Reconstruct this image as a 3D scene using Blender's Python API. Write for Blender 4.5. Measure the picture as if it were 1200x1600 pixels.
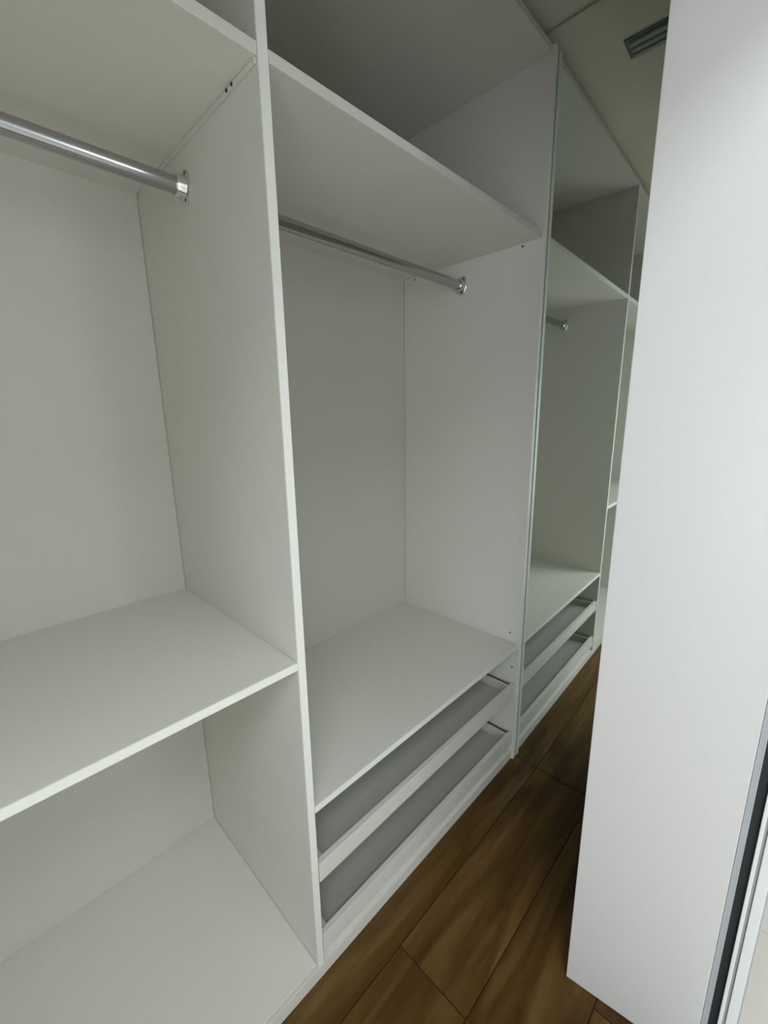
import bpy, bmesh, math, random
from mathutils import Vector, Matrix

for o in list(bpy.data.objects):
    bpy.data.objects.remove(o)
scene = bpy.context.scene
C = scene.collection
random.seed(4)

# ------------------------------------------------------------------ camera
cam_data = bpy.data.cameras.new('camera')
cam = bpy.data.objects.new('camera', cam_data)
C.objects.link(cam)
yaw, pitch, roll, F = -0.79334, -0.22082, -0.01542, 664.16
fw = Vector((-math.sin(yaw) * math.cos(pitch), math.cos(yaw) * math.cos(pitch), math.sin(pitch)))
rt = Vector((math.cos(yaw), math.sin(yaw), 0))
up = rt.cross(fw)
rt, up = rt * math.cos(roll) + up * math.sin(roll), up * math.cos(roll) - rt * math.sin(roll)
m = Matrix((rt, up, -fw)).transposed().to_4x4()
m.translation = Vector((-0.4096, -0.6457, 1.31375))
cam.matrix_world = m
cam_data.sensor_fit = 'VERTICAL'
cam_data.sensor_height = 36.0
cam_data.lens = 36.0 * F / 1600.0
cam_data.clip_start = 0.01
scene.camera = cam

# ------------------------------------------------------------------ world, light, exposure
world = bpy.data.worlds.new('overcast_sky')
scene.world = world
world.use_nodes = True
bg = world.node_tree.nodes['Background']
bg.inputs[0].default_value = (0.80, 0.90, 1.0, 1)
bg.inputs[1].default_value = 1.0

def window_light(name, loc, aim, sx, sy, power, color):
    ld = bpy.data.lights.new(name, 'AREA')
    ld.shape = 'RECTANGLE'; ld.size = sx; ld.size_y = sy
    ld.energy = power; ld.color = color
    o = bpy.data.objects.new(name, ld)
    C.objects.link(o)
    o.location = loc
    o.rotation_euler = (Vector(aim) - Vector(loc)).to_track_quat('-Z', 'Y').to_euler()
    return o

# ceiling panel lamp of the outer room, just outside the closet
window_light('ceiling_panel_light', (-1.0, -1.45, 2.55), (-1.0, -1.45, 0), 1.1, 0.8, 50, (0.86, 0.955, 1.02))
# daylight coming in through the window and the side door of the room outside the closet
window_light('daylight_through_window', (0.62, -2.46, 1.48), (0.62, 0, 1.48), 0.28, 0.70, 7.0, (0.87, 0.97, 1.02))
window_light('daylight_through_side_door', (-2.40, -1.70, 0.90), (0, -1.70, 0.90), 0.9, 1.5, 34, (0.86, 0.96, 1.05))

scene.view_settings.view_transform = 'Standard'
scene.view_settings.look = 'None'
scene.view_settings.gamma = 1.0
scene.view_settings.use_curve_mapping = False
scene.view_settings.exposure = -0.64
scene.cycles.use_denoising = True
scene.cycles.max_bounces = 14
scene.cycles.diffuse_bounces = 10
scene.cycles.glossy_bounces = 6

# ------------------------------------------------------------------ materials
def mat(name, col, rough=0.5, metal=0.0, spec=0.5, bump=0.0, scale=200.0, var=0.0):
    mt = bpy.data.materials.new(name)
    mt.use_nodes = True
    nt = mt.node_tree
    b = nt.nodes['Principled BSDF']
    b.inputs['Base Color'].default_value = (*col, 1)
    b.inputs['Roughness'].default_value = rough
    b.inputs['Metallic'].default_value = metal
    b.inputs['Specular IOR Level'].default_value = spec
    if bump or var:
        tc = nt.nodes.new('ShaderNodeTexCoord')
        nz = nt.nodes.new('ShaderNodeTexNoise')
        nz.inputs['Scale'].default_value = scale
        nz.inputs['Detail'].default_value = 4
        nt.links.new(tc.outputs['Object'], nz.inputs['Vector'])
        if bump:
            bp = nt.nodes.new('ShaderNodeBump')
            bp.inputs['Strength'].default_value = bump
            bp.inputs['Distance'].default_value = 0.0005
            nt.links.new(nz.outputs['Fac'], bp.inputs['Height'])
            nt.links.new(bp.outputs['Normal'], b.inputs['Normal'])
        if var:
            mx = nt.nodes.new('ShaderNodeMix'); mx.data_type = 'RGBA'
            mx.inputs['A'].default_value = (*[c * (1 - var) for c in col], 1)
            mx.inputs['B'].default_value = (*[min(1, c * (1 + var)) for c in col], 1)
            nt.links.new(nz.outputs['Fac'], mx.inputs['Factor'])
            nt.links.new(mx.outputs['Result'], b.inputs['Base Color'])
    return mt

M = {}
M['melamine'] = mat('white_melamine', (0.68, 0.66, 0.605), 0.42, spec=0.35, bump=0.08, scale=900)
M['edge'] = mat('lit_edge_white', (0.82, 0.81, 0.775), 0.35, spec=0.4)  # whiter than the boards: light on their front edges put into the colour
M['drawer'] = mat('white_drawer_board', (0.64, 0.62, 0.56), 0.5, spec=0.3, bump=0.06, scale=900)
M['drawer_base'] = mat('grey_drawer_base', (0.45, 0.44, 0.40), 0.55, spec=0.3)
M['back'] = mat('white_back_board', (0.62, 0.605, 0.555), 0.5, spec=0.3, bump=0.05, scale=600)
M['wall'] = mat('white_wall_paint', (0.80, 0.80, 0.79), 0.6, spec=0.3, bump=0.15, scale=300)
M['jamb'] = mat('white_satin_jamb', (0.62, 0.60, 0.59), 0.32, spec=0.45, bump=0.05, scale=120)
M['ceiling'] = mat('ceiling_paint', (0.74, 0.70, 0.60), 0.8, spec=0.2, bump=0.1, scale=250)
M['steel'] = mat('brushed_steel', (0.47, 0.48, 0.48), 0.20, metal=1.0)
M['chrome'] = mat('chrome', (0.72, 0.72, 0.71), 0.14, metal=1.0)
M['slide'] = mat('dark_zinc', (0.10, 0.095, 0.09), 0.4, metal=0.7)
M['hole'] = mat('dark_hole', (0.03, 0.028, 0.022), 0.8)
M['cap'] = mat('grey_plug', (0.55, 0.55, 0.54), 0.5)
M['mirror'] = mat('silvered_glass', (0.90, 0.97, 0.915), 0.01, metal=1.0)
M['glass_edge'] = mat('polished_glass_edge', (0.55, 0.66, 0.60), 0.12, metal=0.6)
M['rubber'] = mat('black_seal', (0.012, 0.016, 0.016), 0.6)
M['alu'] = mat('white_aluminium', (0.80, 0.80, 0.79), 0.35, spec=0.5)
M['grout'] = mat('dark_joint', (0.03, 0.018, 0.010), 0.9)
M['tile_grout'] = mat('grey_grout', (0.45, 0.43, 0.40), 0.9)
M['tile'] = mat('beige_tile', (0.86, 0.81, 0.74), 0.25, spec=0.5, var=0.10, scale=3.0)
M['grille'] = mat('dark_grille', (0.20, 0.22, 0.22), 0.5)
M['slat'] = mat('grey_slat', (0.38, 0.41, 0.41), 0.5)
M['frame'] = mat('grey_alu_and_shade', (0.40, 0.41, 0.43), 0.45)  # grey beads; also paints the shade on the strip beside the jamb

def wood():
    mt = bpy.data.materials.new('oak_brown_plank')
    mt.use_nodes = True
    nt = mt.node_tree; L = nt.links.new
    b = nt.nodes['Principled BSDF']
    b.inputs['Roughness'].default_value = 0.42
    b.inputs['Specular IOR Level'].default_value = 0.22
    tc = nt.nodes.new('ShaderNodeTexCoord')
    oi = nt.nodes.new('ShaderNodeObjectInfo')
    cx = nt.nodes.new('ShaderNodeCombineXYZ')
    mul = nt.nodes.new('ShaderNodeMath'); mul.operation = 'MULTIPLY'; mul.inputs[1].default_value = 37.0
    L(oi.outputs['Random'], mul.inputs[0])
    L(mul.outputs[0], cx.inputs[0]); L(mul.outputs[0], cx.inputs[1])
    add = nt.nodes.new('ShaderNodeVectorMath'); add.operation = 'ADD'
    L(tc.outputs['Object'], add.inputs[0]); L(cx.outputs[0], add.inputs[1])
    mp = nt.nodes.new('ShaderNodeMapping')
    mp.inputs['Scale'].default_value = (2.2, 17.0, 1.0)
    L(add.outputs[0], mp.inputs['Vector'])
    n1 = nt.nodes.new('ShaderNodeTexNoise')
    n1.inputs['Scale'].default_value = 1.0; n1.inputs['Detail'].default_value = 5; n1.inputs['Distortion'].default_value = 0.7
    L(mp.outputs[0], n1.inputs['Vector'])
    mp2 = nt.nodes.new('ShaderNodeMapping')
    mp2.inputs['Scale'].default_value = (7.0, 160.0, 1.0)
    L(add.outputs[0], mp2.inputs['Vector'])
    n2 = nt.nodes.new('ShaderNodeTexNoise')
    n2.inputs['Scale'].default_value = 1.0; n2.inputs['Detail'].default_value = 3
    L(mp2.outputs[0], n2.inputs['Vector'])
    ramp = nt.nodes.new('ShaderNodeValToRGB')
    e = ramp.color_ramp.elements
    e[0].position = 0.33; e[0].color = (0.058, 0.026, 0.004, 1)
    e[1].position = 0.68; e[1].color = (0.175, 0.098, 0.030, 1)
    k = e.new(0.5); k.color = (0.104, 0.052, 0.011, 1)
    L(n1.outputs['Fac'], ramp.inputs['Fac'])
    mx = nt.nodes.new('ShaderNodeMix'); mx.data_type = 'RGBA'; mx.blend_type = 'MULTIPLY'
    mx.inputs['Factor'].default_value = 0.35
    L(ramp.outputs['Color'], mx.inputs['A'])
    L(n2.outputs['Fac'], mx.inputs['B'])
    L(mx.outputs['Result'], b.inputs['Base Color'])
    bp = nt.nodes.new('ShaderNodeBump'); bp.inputs['Strength'].default_value = 0.15; bp.inputs['Distance'].default_value = 0.0006
    L(n2.outputs['Fac'], bp.inputs['Height']); L(bp.outputs['Normal'], b.inputs['Normal'])
    return mt
M['wood'] = wood()

# ------------------------------------------------------------------ mesh helpers
def add_box(bm, x0, x1, y0, y1, z0, z1, bev=0.0):
    t = bmesh.new()
    vs = [t.verts.new((x, y, z)) for x in (x0, x1) for y in (y0, y1) for z in (z0, z1)]
    for f in ((0, 1, 3, 2), (4, 6, 7, 5), (0, 4, 5, 1), (2, 3, 7, 6), (0, 2, 6, 4), (1, 5, 7, 3)):
        t.faces.new([vs[i] for i in f])
    bmesh.ops.recalc_face_normals(t, faces=t.faces)
    if bev:
        bmesh.ops.bevel(t, geom=list(t.edges), offset=bev, segments=2, profile=0.6, affect='EDGES')
    merge(bm, t)

def merge(bm, t):
    me = bpy.data.meshes.new('tmp'); t.to_mesh(me); t.free()
    bm.from_mesh(me); bpy.data.meshes.remove(me)

def add_prism(bm, poly, z0, z1, bev=0.0):
    t = bmesh.new()
    lo = [t.verts.new((x, y, z0)) for x, y in poly]
    hi = [t.verts.new((x, y, z1)) for x, y in poly]
    t.faces.new(lo); t.faces.new(hi)
    n = len(poly)
    for i in range(n):
        t.faces.new((lo[i], lo[(i + 1) % n], hi[(i + 1) % n], hi[i]))
    bmesh.ops.recalc_face_normals(t, faces=t.faces)
    if bev:
        bmesh.ops.bevel(t, geom=list(t.edges), offset=bev, segments=2, profile=0.6, affect='EDGES')
    merge(bm, t)

def add_lathe_x(bm, prof, cx, cy, cz, n=40, rad=None):
    """prof: list of (x, r); revolve about the x axis through (cx, cy, cz)."""
    t = bmesh.new()
    rings = []
    for x, r in prof:
        ring = []
        for i in range(n):
            a = 2 * math.pi * i / n
            rr = r if rad is None else rad(x, r, a)
            ring.append(t.verts.new((cx + x, cy - rr * math.cos(a), cz + rr * math.sin(a))))
        rings.append(ring)
    for a, b in zip(rings, rings[1:]):
        for i in range(n):
            f = t.faces.new((a[i], a[(i + 1) % n], b[(i + 1) % n], b[i])); f.smooth = True
    t.faces.new(rings[0]); t.faces.new(rings[-1])
    bmesh.ops.recalc_face_normals(t, faces=t.faces)
    for e in t.edges:
        if len(e.link_faces) == 2 and e.calc_face_angle(0) > 0.7:
            e.smooth = False
    merge(bm, t)

def obj(name, bm, material, parent=None, origin=None):
    me = bpy.data.meshes.new(name)
    if origin is not None:
        bmesh.ops.translate(bm, verts=bm.verts, vec=-Vector(origin))
    bm.to_mesh(me); bm.free()
    me.materials.append(material)
    o = bpy.data.objects.new(name, me)
    C.objects.link(o)
    if origin is not None:
        o.location = origin
    if parent:
        o.parent = parent
    return o

def band(parent, x0, x1, y, z0, z1):
    """thin front edge band, whitened to paint in the light it catches (front face at y)"""
    bm = bmesh.new()
    add_box(bm, x0, x1, y - 0.0008, y - 0.0001, z0, z1, 0.0003)
    return obj('lit_edge_band', bm, M['edge'], parent)

def box(name, x0, x1, y0, y1, z0, z1, material, parent=None, bev=0.0012):
    bm = bmesh.new()
    add_box(bm, x0, x1, y0, y1, z0, z1, bev)
    return obj(name, bm, material, parent)

def structure(o, label=None, cat=None):
    o['kind'] = 'structure'
    if label:
        o['label'] = label
    if cat:
        o['category'] = cat
    return o

def thing(name, label, cat):
    o = bpy.data.objects.new(name, None)
    C.objects.link(o)
    o['label'] = label; o['category'] = cat
    return o

# ------------------------------------------------------------------ dimensions
W, T, D = 0.9352, 0.0184, 0.550
TS = 0.0172
Z0, Z1, Z2, Z3 = 0.0546, 0.4912, 1.8262, 0.848
YR, ZR = 0.2863, 1.7523
XL = -0.930                      # left bay: inner face of the left panel
XM, AM = 0.958, 0.01604          # mirror plane
TOP = 2.300                      # top of the wardrobe sides
CEIL = 2.358
mir = lambda y, d=0.0: XM - y * math.tan(AM) + d

# ------------------------------------------------------------------ setting: closet shell
fl = box('floor', -1.0, 0.99, -0.683, 0.60, -0.05, -0.004, M['grout'], bev=0)
structure(fl, 'brown wood plank floor of the narrow closet aisle', 'floor')
rows = [(-0.092, [-1.0, -0.46, 0.968]), (-0.289, [-1.0, 0.1875, 0.968]), (-0.486, [-1.0, -0.32, 0.84, 0.968]), (-0.680, [-1.0, -0.75, 0.405, 0.968])]
def plank(x0, x1, y0, y1):
    g = 0.0012
    bm = bmesh.new()
    add_box(bm, x0 + g, x1 - g, y0 + g, y1 - g, -0.012, 0.0, 0.0009)
    obj('floor_plank', bm, M['wood'], fl, origin=((x0 + x1) / 2, (y0 + y1) / 2, 0))
for y0, xs in rows:
    y1 = y0 + (0.197 if y0 > -0.6 else 0.194)
    for a, b in zip(xs, xs[1:]):
        if b - a > 0.04:
            plank(a, b, y0, y1)

structure(box('ceiling', -1.0, 0.99, -0.683, 0.60, CEIL, CEIL + 0.05, M['ceiling'], bev=0), 'off-white ceiling above the closet aisle', 'ceiling')
structure(box('wall_back', -1.0, 0.99, 0.575, 0.60, -0.004, CEIL, M['wall'], bev=0), 'painted wall hidden behind the wardrobe', 'wall')
structure(box('wall_left', -1.02, -0.975, -0.683, 0.575, -0.004, CEIL, M['wall'], bev=0), 'painted wall at the left end of the closet', 'wall')
structure(box('wall_right', 0.976, 1.0, -0.67, 0.575, -0.004, CEIL, M['wall'], bev=0), 'painted end wall behind the tall mirror', 'wall')

# the wall across the aisle: its smooth jamb end shows at the right of the picture
JA, JB = (0.4165, -0.4195), (0.4515, -0.662)
bm = bmesh.new()
add_prism(bm, [JA, JB, (0.975, -0.662), (0.975, -0.4195)], 0.0015, CEIL, 0.0015)
structure(obj('wall_front', bm, M['jamb']), 'smooth white end of the wall at right, nearest the camera', 'wall')
bm = bmesh.new()
add_box(bm, -1.02, 0.40, -0.662, -0.4195, 1.892, CEIL)
structure(obj('trim_1', bm, M['wall']), 'white header over the closet opening', 'lintel')

# frame of the sliding door on the outer face of that wall
fr = box('door_1', 0.4560, 0.975, -0.6720, -0.6625, 0.0, 2.10, M['frame'], bev=0.001)  # strip next to the jamb, its shade put into the grey colour
structure(fr, 'white aluminium sliding door frame with grey beads and a painted shade strip at the lower right corner', 'door')
box('seal_strip', 0.4680, 0.975, -0.6850, -0.6725, 0.0, 2.10, M['rubber'], fr, bev=0.0005)['label'] = 'black rubber seal between wall and frame'
box('frame_stile', 0.4600, 0.560, -0.6915, -0.6855, 0.0, 2.10, M['alu'], fr)
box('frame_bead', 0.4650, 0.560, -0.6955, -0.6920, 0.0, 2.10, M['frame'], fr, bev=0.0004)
box('frame_stile', 0.4600, 0.560, -0.7110, -0.6960, 0.0, 2.10, M['alu'], fr)
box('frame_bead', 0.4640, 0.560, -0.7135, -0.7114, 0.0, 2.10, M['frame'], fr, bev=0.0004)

# ------------------------------------------------------------------ setting: lit room outside the closet
of = box('floor_outside', -2.45, 3.0, -2.50, -0.684, -0.06, -0.008, M['tile_grout'], bev=0)
structure(of, 'pale beige tiled floor outside the closet', 'floor')
tile_me = None
for i in range(-5, 4):
    for j in range(6):
        x0 = 0.863 + 0.6 * (i - 0) ; y1 = -0.7125 - 0.6 * (j - 1)
        x1 = x0 + 0.6; y0 = y1 - 0.6
        x0, x1, y0, y1 = max(x0, -2.45), min(x1, 3.0), max(y0, -2.50), min(y1, -0.686)
        if x1 - x0 < 0.03 or y1 - y0 < 0.03:
            continue
        box('floor_tile', x0 + 0.0015, x1 - 0.0015, y0 + 0.0015, y1 - 0.0015, -0.010, -0.004, M['tile'], of, bev=0.0008)
bm = bmesh.new()                                  # far wall with the window opening
for a, b, c, d in ((-2.45, 0.38, 0, 2.6), (0.78, 3.0, 0, 2.6), (0.38, 0.78, 1.85, 2.6), (0.38, 0.78, 0, 1.11)):
    add_box(bm, a, b, -2.65, -2.50, c, d)
structure(obj('wall_outside', bm, M['wall']), 'white wall of the bright room behind the camera', 'wall')
bm = bmesh.new()                                  # side wall with the glass door opening
for a, b, c, d in ((-2.65, -2.17, 0, 2.6), (-1.23, -0.66, 0, 2.6), (-2.17, -1.23, 1.70, 2.6)):
    add_box(bm, -2.60, -2.45, a, b, c, d)
structure(obj('wall_side', bm, M['wall']), 'white side wall of the bright room behind the camera', 'wall')
structure(box('wall_east', 3.0, 3.1, -2.65, -0.66, 0, 2.6, M['wall'], bev=0), 'white wall of the outer room at far right', 'wall')
bm = bmesh.new()
add_box(bm, -2.6, -1.02, -0.662, -0.56, 0, 2.6)
add_box(bm, 0.98, 3.1, -0.662, -0.56, 0, 2.6)
add_box(bm, -1.02, 0.98, -0.662, -0.56, 2.41, 2.6)
structure(obj('wall_outer', bm, M['wall']), 'white wall around the closet opening', 'wall')
structure(box('ceiling_outside', -2.6, 3.1, -2.65, -0.56, 2.6, 2.65, M['ceiling'], bev=0), 'white ceiling of the outer room', 'ceiling')

# ------------------------------------------------------------------ wardrobe
wd = thing('wardrobe', 'white open built-in wardrobe with two bays, hanging rods and shallow drawers', 'wardrobe')

divider = box('divider_panel', 0.0, T, 0.0, D, Z0 - 0.017, TOP, M['melamine'], wd)
right_panel = box('side_panel', W, W + T, -0.006, D, 0.0, TOP, M['melamine'], wd)
box('side_panel', XL - T, XL, 0.0, D, 0.0, TOP, M['melamine'], wd)
band(divider, 0.0008, T - 0.0008, 0.0, Z0 - 0.0165, TOP - 0.0008)
band(right_panel, W + 0.0008, W + T - 0.0008, -0.006, 0.0008, TOP - 0.0008)
g = 0.0004
for x0, x1 in ((XL, 0.0), (T, W)):
    box('top_shelf', x0 + g, x1 - g, 0.0, D, Z2, Z2 + TS, M['melamine'], wd)
    box('bottom_board', x0 + g, x1 - g, 0.002 if x0 < 0 else 0.012, D, Z0 - 0.017, Z0, M['melamine'], wd)
    box('top_board', x0 + g, x1 - g, 0.002, D, TOP - TS, TOP, M['melamine'], wd)
    box('back_panel', x0 + g, x1 - g, D + 0.0, D + 0.010, 0.0, TOP, M['back'], wd, bev=0)
box('plinth', XL + g, W - g, 0.0015, 0.018, 0.0005, Z0 - 0.0175, M['melamine'], wd)
o = box('middle_shelf', XL + g, -g, 0.0, D, Z3 - TS, Z3, M['melamine'], wd)
band(o, XL + 0.001, -0.001, 0.0, Z3 - TS + 0.0008, Z3 - 0.0008)
o = box('drawer_top_shelf', T + g, W - g, 0.0, D, Z1 - TS, Z1, M['melamine'], wd)
band(o, T + 0.001, W - 0.001, 0.0, Z1 - TS + 0.0008, Z1 - 0.0008)
# thin cleat under the top shelf of the left bay, along the divider
cl = box('shelf_cleat', -0.0034, -0.0003, 0.004, 0.52, Z2 - 0.0085, Z2 - 0.0006, M['melamine'], wd, bev=0.0006)

def dot(name, parent, x, y, z, r, material, sx):
    bm = bmesh.new()
    add_lathe_x(bm, [(0, r), (0.0012 * sx, r), (0.0016 * sx, r * 0.6)], x, y, z, 16)
    return obj(name, bm, material, parent)
for y, z in ((0.018, 0.392), (0.061, Z2 - 0.008), (0.496, Z2 - 0.010), (0.033, 0.528)):
    dot('screw_hole', right_panel, W, y, z, 0.0030, M['hole'], -1)
for y, z in ((0.020, 0.986), (0.016, 0.884)):
    dot('screw_plug', right_panel, W, y, z, 0.0036, M['cap'], -1)
for y, z in ((0.090, Z2 - 0.004), (0.073, Z2 - 0.0035)):
    dot('screw_hole', cl, -0.0034, y, z, 0.0026, M['hole'], -1)

# hanging rods with screwed flanges
LOBES = [math.radians(a) for a in (55, 172, 287)]
def flange_radius(x, r, a):
    if r < 0.0225:
        return r
    d = min(abs((a - l + math.pi) % (2 * math.pi) - math.pi) for l in LOBES)
    return r * (0.86 + 0.20 * math.exp(-(d / 0.42) ** 2))
def flange(parent, x, sx):
    prof = [(0.0, 0.0295), (0.0030, 0.0295), (0.0042, 0.0280), (0.0048, 0.0222), (0.010, 0.0205), (0.0195, 0.0192), (0.0210, 0.0180), (0.0210, 0.0163)]
    bm = bmesh.new()
    add_lathe_x(bm, [(p[0] * sx, p[1]) for p in prof], x, YR, ZR, 72, flange_radius)
    obj('rod_flange', bm, M['chrome'], parent)['label'] = 'shiny chrome flange'
    for l in LOBES:
        dot('flange_screw', parent, x + 0.0036 * sx, YR - 0.0247 * math.cos(l), ZR + 0.0247 * math.sin(l), 0.0030, M['hole'], sx)
def rod(x0, x1):
    bm = bmesh.new()
    add_lathe_x(bm, [(x0 + 0.004, 0.0152), (x1 - 0.004, 0.0152)], 0, YR, ZR, 48)
    r = obj('hanging_rod', bm, M['steel'], wd)
    r['label'] = 'round grey metal hanging rod'
    flange(r, x0 + 0.0002, 1); flange(r, x1 - 0.0002, -1)
rod(XL, 0.0)
rod(T, W)

# two shallow drawers without tall fronts
def drawer(zb, zt):
    x0, x1 = T + 0.0025, W - 0.0025
    fr_ = box('drawer', x0, x1, 0.001, 0.016, zb, zt, M['melamine'], wd)
    fr_['label'] = 'low white drawer front rail'
    box('drawer_base', x0 + 0.024, x1 - 0.024, 0.0165, 0.46, zb + 0.008, zb + 0.014, M['drawer_base'], fr_, bev=0)
    box('drawer_side', x0 + 0.0125, x0 + 0.0238, 0.0165, 0.46, zb + 0.006, zt - 0.006, M['drawer'], fr_)
    box('drawer_side', x1 - 0.0238, x1 - 0.0125, 0.0165, 0.46, zb + 0.006, zt - 0.006, M['drawer'], fr_)
    box('drawer_back', x0 + 0.024, x1 - 0.024, 0.448, 0.46, zb + 0.0145, zt - 0.006, M['drawer'], fr_)
    for a, b in ((x0 - 0.002, x0 + 0.0120), (x1 - 0.0120, x1 + 0.002)):
        box('drawer_slide', a, b, 0.0175, 0.44, zt - 0.034, zt - 0.010, M['slide'], fr_, bev=0.001)['label'] = 'dark metal drawer slide'
drawer(0.279, 0.330)
drawer(0.0665, 0.120)

# ------------------------------------------------------------------ mirror on the end wall
mr = thing('mirror', 'tall frameless mirror on the end wall, reflecting the white wardrobe', 'mirror')
ya, yb = 0.022, -0.4165
bm = bmesh.new()
add_prism(bm, [(mir(ya), ya), (mir(yb), yb), (mir(yb, 0.004), yb), (mir(ya, 0.004), ya)], 0.003, 2.350, 0.0)
obj('mirror_glass', bm, M['mirror'], mr)
bm = bmesh.new()
add_prism(bm, [(mir(ya, 0.0042), ya), (mir(yb, 0.0042), yb), (mir(yb, 0.008), yb), (mir(ya, 0.008), ya)], 0.003, 2.350, 0.0)
obj('mirror_backing', bm, M['hole'], mr)

# ------------------------------------------------------------------ ceiling fittings seen in the mirror
vt = thing('ceiling_vent', 'grey slotted air vent in the ceiling, seen only in the mirror', 'vent')
box('vent_frame', 0.690, 0.772, -0.385, -0.115, CEIL - 0.006, CEIL - 0.0005, M['grille'], vt, bev=0.002)
for k in range(3):
    x = 0.706 + 0.025 * k
    bm = bmesh.new()
    add_box(bm, x - 0.007, x + 0.007, -0.372, -0.128, CEIL - 0.014, CEIL - 0.0065, 0.001)
    obj('vent_slat', bm, M['slat'], vt)
